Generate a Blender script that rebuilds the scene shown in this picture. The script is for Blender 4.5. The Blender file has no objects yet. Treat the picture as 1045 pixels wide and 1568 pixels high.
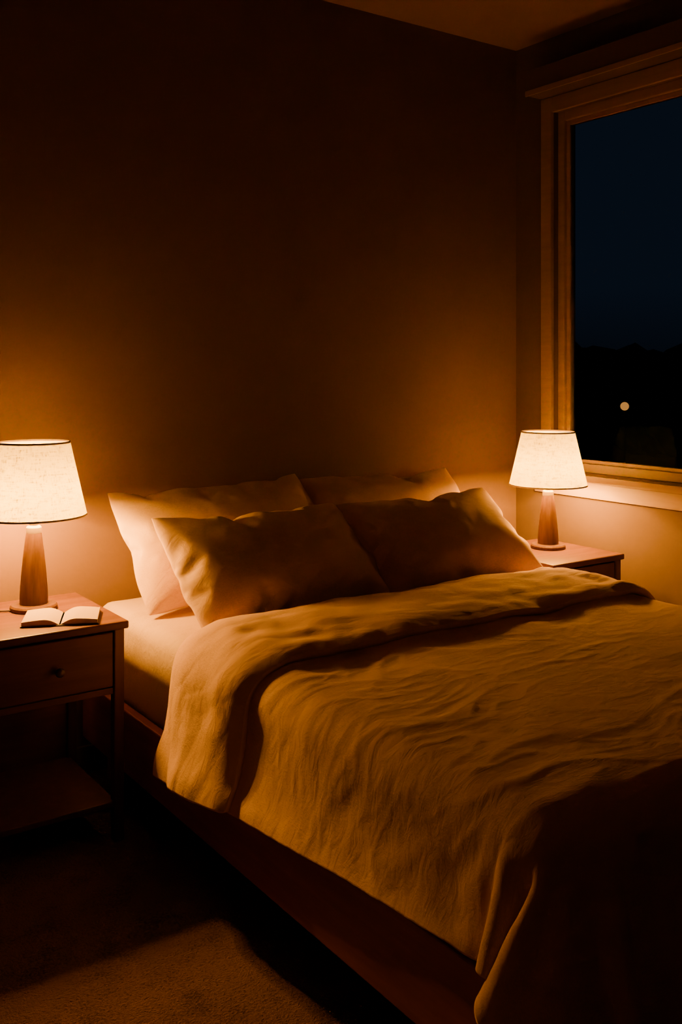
import bpy, bmesh, math, random, time
from mathutils import Vector, Matrix, noise
random.seed(4)
T0=time.time()
S=bpy.context.scene
C=S.collection

# ------------------------------------------------------------------ constants
YB=3.12; XR=3.14; XL=-1.5; YF=-1.5; ZC=2.75
BX0,BX1,BY0,BY1=1.17,2.59,1.08,3.07      # mattress
MZ=0.575

# ------------------------------------------------------------------ helpers
def link(o,parent=None):
    C.objects.link(o)
    if parent: o.parent=parent
    return o
def empty(name,loc=(0,0,0)):
    e=bpy.data.objects.new(name,None); e.location=loc; e.empty_display_size=.1
    C.objects.link(e); return e
def from_bm(name,bm,mat=None,parent=None,smooth=False,loc=(0,0,0)):
    me=bpy.data.meshes.new(name); bm.to_mesh(me); bm.free()
    if smooth:
        for p in me.polygons: p.use_smooth=True
    o=bpy.data.objects.new(name,me); o.location=loc
    if mat:
        for m in (mat if isinstance(mat,(list,tuple)) else [mat]): me.materials.append(m)
    return link(o,parent)
def add_box(bm,x0,x1,y0,y1,z0,z1,bev=0.0,seg=2,mi=0):
    r=bmesh.ops.create_cube(bm,size=1)
    vs=r['verts']
    for v in vs:
        v.co=Vector(((x0+x1)/2+v.co.x*(x1-x0),(y0+y1)/2+v.co.y*(y1-y0),(z0+z1)/2+v.co.z*(z1-z0)))
    fs=set(f for v in vs for f in v.link_faces)
    for f in fs: f.material_index=mi
    if bev>0:
        es=list(set(e for v in vs for e in v.link_edges))
        bmesh.ops.bevel(bm,geom=es,offset=bev,segments=seg,affect='EDGES',profile=.5)
def box(name,x0,x1,y0,y1,z0,z1,mat,parent=None,bev=0.0,seg=2):
    bm=bmesh.new(); add_box(bm,x0,x1,y0,y1,z0,z1,bev,seg)
    return from_bm(name,bm,mat,parent)
def lathe(bm,prof,n=64,cx=0,cy=0,mi=0,smooth=True):
    rings=[]
    for r,z in prof:
        if r<1e-6: rings.append([bm.verts.new((cx,cy,z))])
        else: rings.append([bm.verts.new((cx+r*math.cos(2*math.pi*i/n),cy+r*math.sin(2*math.pi*i/n),z)) for i in range(n)])
    for a,b in zip(rings[:-1],rings[1:]):
        for i in range(n):
            j=(i+1)%n
            if len(a)==1 and len(b)==1: continue
            if len(a)==1: f=bm.faces.new((a[0],b[j],b[i]))
            elif len(b)==1: f=bm.faces.new((a[i],a[j],b[0]))
            else: f=bm.faces.new((a[i],a[j],b[j],b[i]))
            f.material_index=mi; f.smooth=smooth
def autosmooth(o,ang=35):
    o.data.set_sharp_from_angle(angle=math.radians(ang))

# ------------------------------------------------------------------ materials
def newmat(name):
    m=bpy.data.materials.new(name); m.use_nodes=True
    nt=m.node_tree; b=nt.nodes['Principled BSDF']; return m,nt,b
def N(nt,t,**k):
    n=nt.nodes.new(t)
    for a,v in k.items(): setattr(n,a,v)
    return n
def coords(nt,scale=(1,1,1),kind='Object'):
    tc=N(nt,'ShaderNodeTexCoord'); mp=N(nt,'ShaderNodeMapping'); mp.inputs['Scale'].default_value=scale
    nt.links.new(tc.outputs[kind],mp.inputs['Vector']); return mp.outputs['Vector']
def noise_n(nt,vec,scale,detail=4,rough=.55):
    n=N(nt,'ShaderNodeTexNoise'); n.inputs['Scale'].default_value=scale; n.inputs['Detail'].default_value=detail
    n.inputs['Roughness'].default_value=rough; nt.links.new(vec,n.inputs['Vector']); return n
def ramp(nt,fac,stops):
    r=N(nt,'ShaderNodeValToRGB'); cr=r.color_ramp
    cr.elements[0].position=stops[0][0]; cr.elements[0].color=(*stops[0][1],1)
    cr.elements[1].position=stops[-1][0]; cr.elements[1].color=(*stops[-1][1],1)
    for p,c in stops[1:-1]:
        e=cr.elements.new(p); e.color=(*c,1)
    nt.links.new(fac,r.inputs['Fac']); return r
def bump(nt,b,h,strength,dist=.002,prev=None):
    bp=N(nt,'ShaderNodeBump'); bp.inputs['Strength'].default_value=strength; bp.inputs['Distance'].default_value=dist
    nt.links.new(h,bp.inputs['Height'])
    if prev: nt.links.new(prev,bp.inputs['Normal'])
    nt.links.new(bp.outputs['Normal'],b.inputs['Normal']); return bp.outputs['Normal']

def paint(name,col,rough=.85,bs=.15):
    m,nt,b=newmat(name); v=coords(nt)
    n=noise_n(nt,v,3,5)
    r=ramp(nt,n.outputs['Fac'],[(.3,tuple(c*.93 for c in col)),(.7,tuple(c*1.06 for c in col))])
    nt.links.new(r.outputs['Color'],b.inputs['Base Color']); b.inputs['Roughness'].default_value=rough
    b.inputs['Specular IOR Level'].default_value=.25
    n2=noise_n(nt,v,220,3); bump(nt,b,n2.outputs['Fac'],bs,.001); return m
def wood(name,dark,light,rough=.42,axis='X',scale=1.0,spec=.4):
    m,nt,b=newmat(name)
    s={'X':(1.2,14,14),'Y':(14,1.2,14),'Z':(14,14,1.2)}[axis]
    v=coords(nt,tuple(a*scale for a in s))
    n=noise_n(nt,v,2.2,6,.6)
    r=ramp(nt,n.outputs['Fac'],[(.28,dark),(.55,tuple((a+b2)/2 for a,b2 in zip(dark,light))),(.75,light)])
    nt.links.new(r.outputs['Color'],b.inputs['Base Color']); b.inputs['Roughness'].default_value=rough
    b.inputs['Specular IOR Level'].default_value=spec
    n2=noise_n(nt,v,9,4); bump(nt,b,n2.outputs['Fac'],.12,.001); return m
def linen(name,col,weave=.35,wr=.25,wscale=(1,2.2,1.5)):
    m,nt,b=newmat(name); v=coords(nt)
    n=noise_n(nt,v,7,5)
    v2=coords(nt,(900,90,300)); v3=coords(nt,(90,900,300))
    a=noise_n(nt,v2,1,2); c=noise_n(nt,v3,1,2)
    mx=N(nt,'ShaderNodeMath',operation='ADD'); nt.links.new(a.outputs['Fac'],mx.inputs[0]); nt.links.new(c.outputs['Fac'],mx.inputs[1])
    hf=N(nt,'ShaderNodeMath',operation='MULTIPLY'); nt.links.new(mx.outputs[0],hf.inputs[0]); hf.inputs[1].default_value=.5
    mm=N(nt,'ShaderNodeMath',operation='ADD'); nt.links.new(hf.outputs[0],mm.inputs[0]); nt.links.new(n.outputs['Fac'],mm.inputs[1])
    r=ramp(nt,mm.outputs[0],[(.75,tuple(x*.86 for x in col)),(1.25,tuple(min(1,x*1.1) for x in col))])
    nt.links.new(r.outputs['Color'],b.inputs['Base Color'])
    b.inputs['Roughness'].default_value=.9; b.inputs['Specular IOR Level'].default_value=.12
    b.inputs['Sheen Weight'].default_value=.08; b.inputs['Sheen Roughness'].default_value=.5
    v4=coords(nt,wscale); w=noise_n(nt,v4,14,4,.6); w.inputs['Distortion'].default_value=.8
    p=bump(nt,b,w.outputs['Fac'],wr,.02)
    bump(nt,b,hf.outputs[0],weave,.0012,p); return m

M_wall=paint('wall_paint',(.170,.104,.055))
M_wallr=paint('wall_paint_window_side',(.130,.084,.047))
M_ceil=paint('ceiling_paint',(.36,.24,.15))
M_trim=wood('window_trim_wood',(.33,.23,.11),(.44,.30,.15),.45,'Y')
M_base=paint('baseboard_paint',(.20,.14,.09),.5,.02)
M_cherry=wood('nightstand_wood',(.085,.033,.006),(.17,.072,.013),.42,'X',1,.25)
M_cherryd=wood('nightstand_wood_vertical',(.07,.024,.007),(.13,.050,.014),.42,'Z')
M_bedw=wood('bed_frame_wood',(.28,.085,.030),(.46,.155,.052),.45,'Y')
M_lampw=wood('lamp_base_wood',(.066,.032,.005),(.145,.074,.012),.5,'Z',2,.2)
M_cream=paint('lamp_collar',(.55,.46,.26),.5,.02)
M_duvet=linen('duvet_linen',(.74,.50,.27),.6,.15,(1.1,2.2,1.3))
M_p1=linen('pillow_linen_light',(.68,.49,.23),.5,.14)
M_p2=linen('pillow_linen_brown',(.66,.45,.26),.5,.14)
M_sheet=linen('sheet_cotton',(.56,.43,.20),.2,.2)
M_brass,nt,b=newmat('brass'); b.inputs['Base Color'].default_value=(.5,.33,.14,1); b.inputs['Metallic'].default_value=1; b.inputs['Roughness'].default_value=.35
M_knob,nt,b=newmat('dark_knob'); b.inputs['Base Color'].default_value=(.06,.03,.02,1); b.inputs['Roughness'].default_value=.4
M_cord,nt,b=newmat('cord_plastic'); b.inputs['Base Color'].default_value=(.05,.03,.02,1); b.inputs['Roughness'].default_value=.5
# carpet
M_carpet,nt,b=newmat('carpet'); v=coords(nt)
n=noise_n(nt,v,9,6,.7); n3=noise_n(nt,v,160,3,.7)
mx=N(nt,'ShaderNodeMath',operation='ADD'); nt.links.new(n.outputs['Fac'],mx.inputs[0]); nt.links.new(n3.outputs['Fac'],mx.inputs[1])
r=ramp(nt,mx.outputs[0],[(.75,(.15,.080,.036)),(1.25,(.29,.160,.075))]); nt.links.new(r.outputs['Color'],b.inputs['Base Color'])
b.inputs['Roughness'].default_value=1; b.inputs['Specular IOR Level'].default_value=.05
bump(nt,b,mx.outputs[0],1,.016)
# shade
def shade_mat(name,weave,lo,hi,fac=.5):
    m=bpy.data.materials.new(name); m.use_nodes=True; nt=m.node_tree; nt.nodes.clear()
    out=N(nt,'ShaderNodeOutputMaterial')
    d=N(nt,'ShaderNodeBsdfDiffuse'); t=N(nt,'ShaderNodeBsdfTranslucent'); mixs=N(nt,'ShaderNodeMixShader'); mixs.inputs[0].default_value=fac
    v=coords(nt,(300,300,35)); a=noise_n(nt,v,1,3); v2=coords(nt,(30,30,380)); c=noise_n(nt,v2,1,3)
    ad=N(nt,'ShaderNodeMath',operation='ADD'); nt.links.new(a.outputs['Fac'],ad.inputs[0]); nt.links.new(c.outputs['Fac'],ad.inputs[1])
    r=ramp(nt,ad.outputs[0],[(.75,tuple(x*(1-weave) for x in lo)),(1.25,hi)])
    nt.links.new(r.outputs['Color'],t.inputs['Color']); d.inputs['Color'].default_value=(.62,.52,.26,1)
    nt.links.new(d.outputs[0],mixs.inputs[1]); nt.links.new(t.outputs[0],mixs.inputs[2]); nt.links.new(mixs.outputs[0],out.inputs['Surface'])
    return m
M_shade=shade_mat('lampshade_linen',.68,(.29,.285,.015),(.365,.36,.025))
M_diff=shade_mat('added_diffuser_translucent',0,(.60,.56,.33),(.62,.58,.35),.62)  # for the disc added inside the shade top to soften light on the wall
def emis(name,col,s):
    m=bpy.data.materials.new(name); m.use_nodes=True; nt=m.node_tree; b=nt.nodes['Principled BSDF']
    b.inputs['Base Color'].default_value=(*col,1); b.inputs['Emission Color'].default_value=(*col,1); b.inputs['Emission Strength'].default_value=s; return m
M_bulb=emis('bulb_glass',(1,.62,.28),6)
M_street=emis('street_lamp_glow',(1,.38,.07),.7)
M_dark,nt,b=newmat('dark_metal'); b.inputs['Base Color'].default_value=(.004,.004,.004,1); b.inputs['Roughness'].default_value=1
M_tree,nt,b=newmat('tree_foliage'); b.inputs['Base Color'].default_value=(.02,.03,.015,1); b.inputs['Roughness'].default_value=1
M_ground,nt,b=newmat('night_ground'); b.inputs['Base Color'].default_value=(.02,.025,.018,1); b.inputs['Roughness'].default_value=1
M_paper=paint('book_paper',(.44,.35,.18),.9,.03)
M_cover,nt,b=newmat('book_cover'); b.inputs['Base Color'].default_value=(.05,.025,.018,1); b.inputs['Roughness'].default_value=.6
# window glass
M_glass=bpy.data.materials.new('window_glass'); M_glass.use_nodes=True; nt=M_glass.node_tree; nt.nodes.clear()
out=N(nt,'ShaderNodeOutputMaterial'); tr=N(nt,'ShaderNodeBsdfTransparent'); gl=N(nt,'ShaderNodeBsdfGlossy'); gl.inputs['Roughness'].default_value=.04
fr=N(nt,'ShaderNodeFresnel'); fr.inputs['IOR'].default_value=1.10; ms=N(nt,'ShaderNodeMixShader')
tr.inputs['Color'].default_value=(.9,.93,.95,1); gl.inputs['Color'].default_value=(.3,.3,.3,1)
nt.links.new(fr.outputs[0],ms.inputs[0]); nt.links.new(tr.outputs[0],ms.inputs[1]); nt.links.new(gl.outputs[0],ms.inputs[2]); nt.links.new(ms.outputs[0],out.inputs['Surface'])

# ------------------------------------------------------------------ room shell
box('floor',XL-.1,XR+.1,YF-.1,YB+.1,-.1,0,M_carpet)
box('ceiling',XL-.1,XR+.1,YF-.1,YB+.1,ZC,ZC+.1,M_ceil)
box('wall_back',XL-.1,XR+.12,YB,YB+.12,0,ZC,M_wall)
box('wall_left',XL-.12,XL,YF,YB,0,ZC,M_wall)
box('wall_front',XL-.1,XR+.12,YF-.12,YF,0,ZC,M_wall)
WY0,WY1,WZ0,WZ1=1.15,2.90,.90,2.43   # window opening in right wall
bm=bmesh.new()
add_box(bm,XR,XR+.14,WY1,YB,0,ZC); add_box(bm,XR,XR+.14,YF,WY0,0,ZC)
add_box(bm,XR,XR+.14,WY0,WY1,0,WZ0); add_box(bm,XR,XR+.14,WY0,WY1,WZ1,ZC)
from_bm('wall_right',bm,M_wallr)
box('baseboard_back',XL,XR,YB-.012,YB,0,.09,M_base,bev=.003)
box('baseboard_right',XR-.012,XR,YF,YB-.012,0,.09,M_base,bev=.003)
box('baseboard_left',XL,XL+.012,YF,YB-.012,0,.09,M_base,bev=.003)

# window
win=empty('window_1',(XR,2.0,1.6))
def wbox(name,x0,x1,y0,y1,z0,z1,mat,bev=.003):
    o=box(name,x0-XR,x1-XR,y0-2.0,y1-2.0,z0-1.6,z1-1.6,mat,win,bev); return o
wbox('casing_far',XR-.018,XR,WY1-.005,WY1+.055,WZ0-.005,WZ1+.06,M_trim)
wbox('casing_near',XR-.018,XR,WY0-.055,WY0+.005,WZ0-.005,WZ1+.06,M_trim)
wbox('casing_head',XR-.0165,XR,WY0+.005,WY1-.005,WZ1-.005,WZ1+.06,M_trim)
wbox('casing_apron',XR-.02,XR,WY0-.09,WY1+.09,WZ0-.10,WZ0-.035,M_trim)
wbox('sill_board',XR-.045,XR+.06,WY0-.10,WY1+.10,WZ0-.035,WZ0-.005,M_trim)
for nm,a in (('sash_far',(WY1-.035,WY1,WZ0,WZ1)),('sash_near',(WY0,WY0+.035,WZ0,WZ1)),('sash_head',(WY0+.035,WY1-.035,WZ1-.04,WZ1)),('sash_bottom',(WY0+.035,WY1-.035,WZ0-.005,WZ0+.035))):
    wbox(nm,XR+.03,XR+.075,*a,M_trim)
for nm,a in (('bead_far',(WY1-.055,WY1-.035,WZ0+.035,WZ1-.04)),('bead_near',(WY0+.035,WY0+.055,WZ0+.035,WZ1-.04)),('bead_head',(WY0+.055,WY1-.055,WZ1-.06,WZ1-.04)),('bead_bottom',(WY0+.055,WY1-.055,WZ0+.035,WZ0+.05))):
    wbox(nm,XR+.045,XR+.07,*a,M_trim,.002)
wbox('glass',XR+.052,XR+.058,WY0+.03,WY1-.03,WZ0+.03,WZ1-.03,M_glass,0)
# header box
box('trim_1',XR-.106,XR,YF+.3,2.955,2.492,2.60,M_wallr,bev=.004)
box('trim_2',XR-.112,XR-.106,YF+.3,2.957,2.489,2.512,M_trim,bev=.002)

# ------------------------------------------------------------------ nightstands
def nightstand(x0,x1,y0,y1,H=.62):
    cx,cy=(x0+x1)/2,(y0+y1)/2
    e=empty('nightstand',(cx,cy,0)); w=(x1-x0)/2; d=(y1-y0)/2
    box('top',-w,w,-d,d,H-.022,H,M_cherry,e,.005,3)
    lw=.030; ins=.010
    k=1
    for sx in (-1,1):
        for sy in (-1,1):
            xa=sx*(w-ins); xb=sx*(w-ins-lw); ya=sy*(d-ins); yb=sy*(d-ins-lw)
            box('leg_%d'%k,min(xa,xb),max(xa,xb),min(ya,yb),max(ya,yb),0,H-.022,M_cherryd,e,.003); k+=1
    iw=w-ins-lw; zb=H-.022-.165
    box('side_panel_1',-w+ins+.006,-w+ins+.022,-d+ins+lw,d-ins-lw,zb,H-.022,M_cherry,e)
    box('side_panel_2',w-ins-.022,w-ins-.006,-d+ins+lw,d-ins-lw,zb,H-.022,M_cherry,e)
    box('back_panel',-iw,iw,d-ins-.02,d-ins-.006,.113,H-.022,M_cherry,e)
    box('drawer_bottom',-iw,iw,-d+ins+.02,d-ins-.02,zb-.0,zb+.012,M_cherry,e)
    box('drawer_front',-iw+.002,iw-.002,-d+ins+.004,-d+ins+.022,zb+.004,H-.022-.008,M_cherry,e,.003)
    box('rail_lower',-iw,iw,-d+ins+.008,-d+ins+.026,zb-.018,zb,M_cherry,e,.002)
    box('shelf',-iw-.01,iw+.01,-d+ins+.006,d-ins-.006,.095,.113,M_cherryd,e,.003)
    bm=bmesh.new()
    lathe(bm,[(0,0),(.006,0),(.005,.008),(.008,.012),(.0125,.017),(.0125,.022),(.009,.026),(0,.027)],24)
    o=from_bm('knob',bm,M_knob,e,True); o.rotation_euler=(math.radians(90),0,0); o.location=(0,-d+ins+.005,zb+.075)
    return e
nightstand(.69,1.09,2.60,3.03)
nightstand(2.65,3.045,2.445,2.875)

# ------------------------------------------------------------------ lamps
def lamp(x,y,z0,wt,sb,st,power):
    # wt: top of the wooden body
    e=empty('table_lamp',(x,y,z0))
    bm=bmesh.new()
    k=wt/.205
    lathe(bm,[(0,0),(.066,0),(.068,.004),(.068,.011),(.064,.016),(.040,.018),(.0405,.03*k),(.039,.06*k),(.0355,.10*k),(.030,.15*k),(.0245,.19*k),(.022,wt),(0,wt)],64)
    o=from_bm('wood_base',bm,M_lampw,e); autosmooth(o,30)
    bm=bmesh.new()
    lathe(bm,[(0,wt),(.0215,wt),(.022,wt+.003),(.022,wt+.017),(.019,wt+.021),(.013,wt+.023),(.013,wt+.035),(0,wt+.035)],48)
    o=from_bm('collar_socket',bm,M_cream,e); autosmooth(o,30)
    bm=bmesh.new()
    zb=wt+.035; R=.031; cz=zb+.036
    prof=[(0,zb),(.0125,zb+.001),(.015,zb+.006)]
    for k in range(3,17):
        a=math.pi*k/16; prof.append((max(0,R*math.sin(a)) if k<16 else 0,cz-R*math.cos(a)))
    lathe(bm,prof,32)
    o=from_bm('bulb',bm,M_bulb,e,True)
    bm=bmesh.new()
    zt=st-.014
    rt=.104-.004
    for k in range(3):
        a=2*math.pi*k/3+.4
        r=bmesh.ops.create_cone(bm,cap_ends=True,segments=8,radius1=.0015,radius2=.0015,depth=rt)
        bmesh.ops.transform(bm,matrix=Matrix.Translation((math.cos(a)*rt/2,math.sin(a)*rt/2,zt))@Matrix.Rotation(a,4,'Z')@Matrix.Rotation(math.pi/2,4,'Y'),verts=r['verts'])
    r=bmesh.ops.create_cone(bm,cap_ends=True,segments=12,radius1=.005,radius2=.005,depth=.01)
    bmesh.ops.translate(bm,verts=r['verts'],vec=(0,0,zt))
    pts=[(.012,zb-.006),(.050,zb+.02),(.056,zb+.06),(.042,zb+.12),(.0,zt-.003)]
    for s in (-1,1):
        for (r0,a0),(r1,a1) in zip(pts[:-1],pts[1:]):
            p=Vector((s*r0,0,a0)); q=Vector((s*r1,0,a1)); dd=q-p
            c=bmesh.ops.create_cone(bm,cap_ends=True,segments=6,radius1=.0014,radius2=.0014,depth=dd.length)
            bmesh.ops.transform(bm,matrix=Matrix.Translation((p+q)/2)@dd.to_track_quat('Z','Y').to_matrix().to_4x4(),verts=c['verts'])
    from_bm('harp',bm,M_brass,e)
    bm=bmesh.new(); n=96
    prof=[]
    rb,rtp=.153,.104
    for i in range(9):
        t=i/8; prof.append((rb+(rtp-rb)*t,sb+(st-sb)*t))
    lathe(bm,prof,n)
    from_bm('shade',bm,M_shade,e,True)
    # added translucent disc just below the rim, softens the upward light cone
    bm=bmesh.new(); zd=st-.006
    rd=rtp+(rb-rtp)*.006/(st-sb)-.001
    lathe(bm,[(0,zd),(rd*.5,zd),(rd,zd)],n)
    from_bm('added_diffuser',bm,M_diff,e)
    bm=bmesh.new()
    lathe(bm,[(rb-.001,sb-.001),(rb+.0015,sb-.001),(rb-.0005,sb+.004),(rb-.003,sb+.004),(rb-.001,sb-.001)],n)
    lathe(bm,[(rtp+.001,st-.004),(rtp+.0018,st-.004),(rtp+.0005,st+.001),(rtp-.002,st+.001),(rtp+.001,st-.004)],n)
    from_bm('shade_rims',bm,M_cream,e,True)
    L=bpy.data.lights.new('bulb_light','POINT'); L.energy=power; L.color=(1,.395,.032); L.shadow_soft_size=.041
    lo=bpy.data.objects.new('bulb_light',L); lo.location=(0,0,cz); C.objects.link(lo); lo.parent=e
    return e
la=lamp(.91,2.885,.62,.225,.276,.495,170)
lb=lamp(2.895,2.70,.62,.207,.250,.462,170)
cu=bpy.data.curves.new('cord','CURVE'); cu.dimensions='3D'; cu.bevel_depth=.0025
sp=cu.splines.new('BEZIER'); P=[(-.06,.0,.004),(-.12,.03,.004),(-.17,.09,.004)]
sp.bezier_points.add(2)
for bp_,p in zip(sp.bezier_points,P): bp_.co=p; bp_.handle_left_type=bp_.handle_right_type='AUTO'
cu.materials.append(M_cord); link(bpy.data.objects.new('cord',cu),la)

# ------------------------------------------------------------------ book
bk=empty('open_book',(.937,2.718,.62)); bk.rotation_euler=(0,0,math.radians(-24))
bm=bmesh.new()
hw,hh=.105,.070
def page_prof(t):
    return .006+.014*math.sin(min(1,t*2.2)*math.pi/2)*(1-.45*t*t) - .004*(1-t)**6
for s in (-1,1):
    n=14; top=[];bot=[]
    for i in range(n+1):
        t=i/n; x=s*t*hw*.97
        top.append([bm.verts.new((x,-hh,page_prof(t))),bm.verts.new((x,hh,page_prof(t)))])
        bot.append([bm.verts.new((x,-hh,.0035)),bm.verts.new((x,hh,.0035))])
    for i in range(n):
        bm.faces.new((top[i][0],top[i+1][0],top[i+1][1],top[i][1])); bm.faces.new((bot[i][0],bot[i][1],bot[i+1][1],bot[i+1][0]))
        bm.faces.new((bot[i][0],bot[i+1][0],top[i+1][0],top[i][0])); bm.faces.new((bot[i][1],top[i][1],top[i+1][1],bot[i+1][1]))
    bm.faces.new((bot[n][0],bot[n][1],top[n][1],top[n][0]))
bmesh.ops.recalc_face_normals(bm,faces=bm.faces)
from_bm('pages',bm,M_paper,bk)
box('cover',-hw,hw,-hh-.004,hh+.004,.0005,.0035,M_cover,bk,.001)

# ------------------------------------------------------------------ bed frame + mattress
bed=empty('bed',(0,0,0))
RX0,RX1,RY0,RY1=1.135,2.625,1.045,3.095
RZ0,RZ1=.13,.317
box('side_rail_1',RX0,RX0+.028,RY0,RY1,RZ0,RZ1,M_bedw,bed,.004)
box('side_rail_2',RX1-.028,RX1,RY0,RY1,RZ0,RZ1,M_bedw,bed,.004)
box('foot_rail',RX0+.028,RX1-.028,RY0,RY0+.028,RZ0,RZ1,M_bedw,bed,.004)
box('head_rail',RX0+.028,RX1-.028,RY1-.028,RY1,RZ0,RZ1,M_bedw,bed,.004)
box('slat_platform',RX0+.028,RX1-.028,RY0+.028,RY1-.028,.26,.28,M_bedw,bed)
k=1
for x in (RX0+.06,RX1-.12):
    for y in (RY0+.06,RY1-.12):
        box('bed_leg_%d'%k,x,x+.06,y,y+.06,0,RZ0+.10,M_bedw,bed,.004); k+=1
bm=bmesh.new(); add_box(bm,BX0,BX1,BY0,BY1,.28,MZ,.045,5)
bmesh.ops.subdivide_edges(bm,edges=[e for e in bm.edges if e.calc_length()>.15],cuts=24,use_grid_fill=True)
for v in bm.verts:
    p=v.co
    q=noise.noise(Vector((p.x*4,p.y*4,p.z*5)))*.006+noise.noise(Vector((p.x*11,p.y*9,p.z*14+3)))*.003
    cx=Vector(((BX0+BX1)/2,(BY0+BY1)/2,.42)); 
    if p.z>.30: v.co+= Vector((math.copysign(1,p.x-cx.x) if abs(p.x-cx.x)>.69 else 0, 0, 1 if p.z>MZ-.02 else 0))*q
from_bm('mattress_fitted_sheet',bm,M_sheet,bed,True)

# ------------------------------------------------------------------ cloth: pillows
def run_frames(n):
    for f in range(1,n+1): S.frame_set(f)
def grab(o):
    dg=bpy.context.evaluated_depsgraph_get(); ev=o.evaluated_get(dg)
    return [v.co.copy() for v in ev.data.vertices]
def make_pillow_mesh(W,L,seed,nx=60,ny=40):
    bm=bmesh.new(); g={}; bset=[]
    rnd=Vector((seed*13.1,seed*7.7,seed*3.3))
    for side in (1,-1):
        for i in range(nx+1):
            for j in range(ny+1):
                bd=i in(0,nx) or j in(0,ny)
                if bd and side==-1: g[(side,i,j)]=g[(1,i,j)]; continue
                u=i/nx*2-1; v=j/ny*2-1
                x=u*W/2*(1+.05*(1-v*v)); y=v*L/2*(1+.10*(1-u*u))
                h=.0 if bd else side*(.012+.03*((1-u*u)*(1-v*v))**.5+ .012*noise.noise(Vector((u*4,v*3,side*3))+rnd))
                g[(side,i,j)]=bm.verts.new((x,y,h))
                if bd: bset.append(g[(side,i,j)])
        for i in range(nx):
            for j in range(ny):
                q=(g[(side,i,j)],g[(side,i+1,j)],g[(side,i+1,j+1)],g[(side,i,j+1)])
                bm.faces.new(q if side==1 else q[::-1])
    bm.verts.index_update(); bi=set(v.index for v in bset)
    me=bpy.data.meshes.new('pillow_sim'); bm.to_mesh(me); bm.free(); return me,bi
pill=[]
specs=[ # W,L,T,  center, lean, rz, ry, mat, seed
 (.80,.49,.165,(1.570,2.885,.768),50, 1.5,-1,M_p1,1),
 (.78,.49,.160,(2.285,2.890,.762),50,-2,  1,M_p2,2),
 (.77,.48,.185,(1.585,2.610,.728),42, 4, 1,M_p1,3),
 (.72,.48,.180,(2.262,2.600,.726),41,-3,-1.5,M_p2,4)]
for k,(W,L,T,c,a,rz,ry,mat,seed) in enumerate(specs):
    me,bi=make_pillow_mesh(W,L,seed); o=bpy.data.objects.new('pillow_sim',me); o.location=(0,k*2-20,30); C.objects.link(o)
    md=o.modifiers.new('Cloth','CLOTH'); st=md.settings
    st.quality=6; st.mass=.25; st.tension_stiffness=25; st.compression_stiffness=8; st.shear_stiffness=8; st.bending_stiffness=.6
    st.use_pressure=True; st.uniform_pressure_force=1.8; st.air_damping=2
    st.effector_weights.gravity=0
    md.collision_settings.use_collision=False
    pill.append((o,bi))

# ------------------------------------------------------------------ cloth: duvet
bm=bmesh.new()
add_box(bm,BX0,BX1,BY0,BY1+.1,.2,MZ,.05,4)
add_box(bm,RX0-.015,RX1+.01,RY0-.015,RY1+.1,.05,RZ1+.01,.03,3)
add_box(bm,-1,5,-1,5,-.2,.0)
col=from_bm('sim_collider',bm,None)
col.modifiers.new('Collision','COLLISION'); col.collision.thickness_outer=.012; col.collision.cloth_friction=30; col.collision.damping=.6
NX,NY=108,96
HEAD=2.36; FOOT=.60
bm=bmesh.new(); G=[]; pins=[]
for j in range(NY+1):
    t=j/NY; y=FOOT+(HEAD-FOOT)*t
    xl=BX0-(.20+.13*t); xr=BX1+.33
    row=[]
    for i in range(NX+1):
        s=i/NX; x=xl+(xr-xl)*s
        z=.612+.020*noise.noise(Vector((x*3.1,y*5.5,1.7)))+.012*noise.noise(Vector((x*5,y*12,4.2)))+.006*noise.noise(Vector((x*14,y*20,9)))
        if y>1.98 and BX0+.06<x<BX1-.06: z=max(.597,min(z,.612)); pins.append(j*(NX+1)+i)
        z=max(z,.597)
        row.append(bm.verts.new((x,y,z)))
    G.append(row)
for j in range(NY):
    for i in range(NX): bm.faces.new((G[j][i],G[j][i+1],G[j+1][i+1],G[j+1][i]))
me=bpy.data.meshes.new('duvet_sim'); bm.verts.index_update(); bm.to_mesh(me); bm.free()
dv=bpy.data.objects.new('duvet_sim',me); C.objects.link(dv)
vg=dv.vertex_groups.new(name='pin'); vg.add(pins,1.0,'REPLACE')
md=dv.modifiers.new('Cloth','CLOTH'); st=md.settings
st.quality=6; st.mass=.5; st.tension_stiffness=20; st.compression_stiffness=12; st.shear_stiffness=8; st.bending_stiffness=2.0; st.air_damping=1.5
st.vertex_group_mass='pin'
md.collision_settings.distance_min=.012; md.collision_settings.collision_quality=3
run_frames(55)
print('SIM TIME',time.time()-T0)

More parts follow.
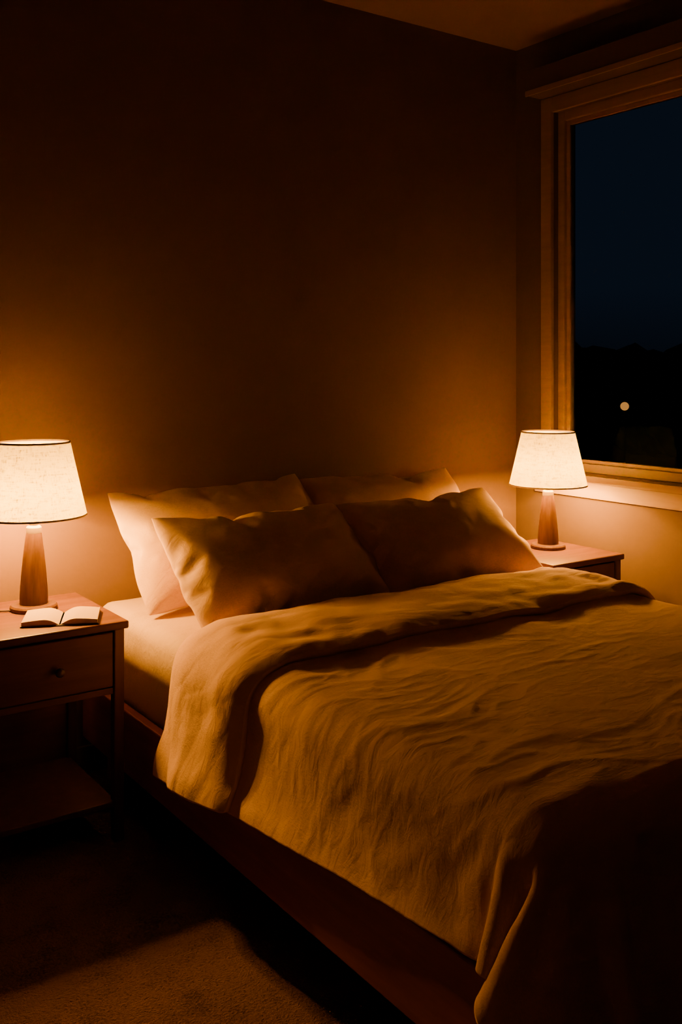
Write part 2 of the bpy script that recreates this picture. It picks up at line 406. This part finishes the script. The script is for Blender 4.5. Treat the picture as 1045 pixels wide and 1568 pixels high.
# bake pillows
for (o,bi),(W,L,T,c,a,rz,ry,mat,seed) in zip(pill,specs):
    co=grab(o); zs=[p.z for p in co]; xs=[p.x for p in co]; ys=[p.y for p in co]
    sz=T/(max(zs)-min(zs)); sx=(W*.94)/(max(xs)-min(xs)); sy=(L*.94)/(max(ys)-min(ys))
    me=bpy.data.meshes.new('pillow')
    R=Matrix.Rotation(math.radians(rz),4,'Z')@Matrix.Rotation(math.radians(ry),4,'Y')@Matrix.Rotation(math.radians(a),4,'X')
    vs=[]
    for idx,p in enumerate(co):
        y=p.y*sy; x=p.x*sx; z=p.z*sz*(1-.45*y/L)
        if idx in bi:     # sewn seam stands proud
            x*=1.012; y*=1.018
        z-= .10*(y/L)**2*L*(1 if y>0 else .3)
        q=R@Vector((x,y,z))
        wz=q.z+c[2]
        if wz<MZ+.012: q.z=MZ+.012-c[2]+ (wz-MZ-.012)*.12     # the underside flattens on the mattress
        if q.y+c[1]>YB-.008: q.y=YB-.008-c[1]
        vs.append(q)
    me.from_pydata(vs,[],[tuple(f.vertices) for f in o.data.polygons]); me.update()
    for p in me.polygons: p.use_smooth=True
    me.materials.append(mat)
    bpy.data.objects.remove(o)
    o=bpy.data.objects.new('pillow',me); o.location=c; C.objects.link(o)
    g=o.vertex_groups.new(name='inner'); g.add([i for i in range(len(vs)) if i not in bi],1.0,'REPLACE')
    m=o.modifiers.new('Smooth','SMOOTH'); m.factor=.5; m.iterations=2; m.vertex_group='inner'
    m=o.modifiers.new('Sub','SUBSURF'); m.levels=1; m.render_levels=1
# bake duvet
co=grab(dv)
W_=NX+1
P=[[co[j*W_+i] for i in range(W_)] for j in range(NY+1)]
def nrm(j,i):
    a=P[min(j+1,NY)][i]-P[max(j-1,0)][i]; b=P[j][min(i+1,NX)]-P[j][max(i-1,0)]
    n=b.cross(a); 
    return n.normalized() if n.length>1e-9 else Vector((0,0,1))
NR=[[nrm(j,i) for i in range(W_)] for j in range(NY+1)]
rf=.015
rows=[list(r) for r in P]
for a in (40,90,140):
    a=math.radians(a); rr=[]
    for i in range(W_):
        d=(P[NY][i]-P[NY-2][i]).normalized()
        rr.append(P[NY][i]+d*rf*1.3*math.sin(a)+NR[NY-1][i]*rf*(1-math.cos(a)))
    rows.append(rr)
KF=20
for k in range(0,KF+1):
    rr=[]
    for i in range(W_):
        j=NY-k
        s=i/NX
        puff=.012*math.sin(math.pi*min(1,k/KF))+.009*noise.noise(Vector((s*9,k*.16,2)))+.005*noise.noise(Vector((s*25,k*.3,7)))
        n=(NR[j][i]+NR[max(0,j-3)][i]+NR[min(NY,j+3)][max(0,i-2)]).normalized()
        off=Vector((0,.03*noise.noise(Vector((s*4,k*.05,3))),0))*(k/KF)
        hgt=2*rf+puff
        if k>KF-2: hgt-=.006*(k-KF+2)
        rr.append(P[j][i]+n*hgt+off)
    rows.append(rr)
bm=bmesh.new(); VV=[[bm.verts.new(p) for p in r] for r in rows]
for j in range(len(VV)-1):
    for i in range(NX): bm.faces.new((VV[j][i],VV[j][i+1],VV[j+1][i+1],VV[j+1][i]))
tmp=from_bm('duvet_tmp',bm,None,None,True)
m=tmp.modifiers.new('Smooth','SMOOTH'); m.factor=.5; m.iterations=2
m=tmp.modifiers.new('Sub','SUBSURF'); m.levels=2; m.render_levels=2
dg=bpy.context.evaluated_depsgraph_get(); dg.update()
me=bpy.data.meshes.new_from_object(tmp.evaluated_get(dg)); me.name='duvet'
def ridge(q): 
    return max(0,1-abs(noise.noise(q))*2.4)**2
nn=[v.normal.copy() for v in me.vertices]
for v,n in zip(me.vertices,nn):
    p=v.co
    w=Vector((noise.noise(p*4),noise.noise(p*4+Vector((9,0,0))),noise.noise(p*4+Vector((0,9,0)))))*.12
    q=p+w
    amp=.30+.80*max(0,noise.noise(p*2.3+Vector((3,1,7)))+.30)
    d=.0040*ridge(Vector((q.x*2.6+q.y*1.2,q.y*6.5,q.z*3)))+.0017*ridge(Vector((q.x*8+5,q.y*17,q.z*6)))
    d+=.0009*noise.noise(p*32)
    v.co=p+n*(d*amp)
me.update()
bpy.data.objects.remove(tmp)
duv=bpy.data.objects.new('duvet',me); C.objects.link(duv); me.materials.append(M_duvet)
for p in me.polygons: p.use_smooth=True
m=duv.modifiers.new('Solid','SOLIDIFY'); m.thickness=.022; m.offset=0
bpy.data.objects.remove(dv); bpy.data.objects.remove(col)
S.frame_set(1)

# ------------------------------------------------------------------ outside
box('ground_outside',XR+1,160,-120,120,-4.2,-4.0,M_ground)
bm=bmesh.new()
for k in range(150):
    ang=math.radians(random.uniform(-25,75)); d=random.uniform(60,75)
    x=math.cos(ang)*d; y=math.sin(ang)*d; h=random.uniform(4.6,6.6); rr=random.uniform(1.8,3.4)
    r=bmesh.ops.create_icosphere(bm,subdivisions=2,radius=1)
    for v in r['verts']:
        q=1+.25*noise.noise(v.co*2.3+Vector((k,0,0)))
        v.co=Vector((x+v.co.x*rr*q,y+v.co.y*rr*q,-4+h*.55+v.co.z*h*.55*q))
from_bm('tree_line',bm,M_tree)
sl=empty('street_lamp',(24.4,19.6,-4))
bm=bmesh.new(); lathe(bm,[(0,0),(.05,0),(.03,.3),(.02,4.05),(0,4.05)],16); from_bm('pole',bm,M_dark,sl)
bm=bmesh.new(); bmesh.ops.create_uvsphere(bm,u_segments=24,v_segments=16,radius=.13); from_bm('globe',bm,M_street,sl,True,loc=(0,0,4.18))

# ------------------------------------------------------------------ world
w=bpy.data.worlds.new('night_sky'); S.world=w; w.use_nodes=True; nt=w.node_tree; bg=nt.nodes['Background']
tc=N(nt,'ShaderNodeTexCoord'); sx=N(nt,'ShaderNodeSeparateXYZ'); nt.links.new(tc.outputs['Generated'],sx.inputs[0])
r=ramp(nt,sx.outputs['Z'],[(0.0,(.0022,.0035,.0055)),(.08,(.0035,.0065,.0120)),(.6,(.0035,.0062,.0110))])
nt.links.new(r.outputs['Color'],bg.inputs['Color']); bg.inputs['Strength'].default_value=1.0

# ------------------------------------------------------------------ camera
cam=bpy.data.cameras.new('camera'); co_=bpy.data.objects.new('camera',cam); C.objects.link(co_)
co_.location=(0,0,1.33); co_.rotation_euler=(math.radians(90),0,math.radians(-35))
cam.lens=34.3; cam.sensor_width=36; cam.shift_y=-.1397; cam.clip_start=.02; cam.clip_end=500
S.camera=co_
print('TOTAL',time.time()-T0)
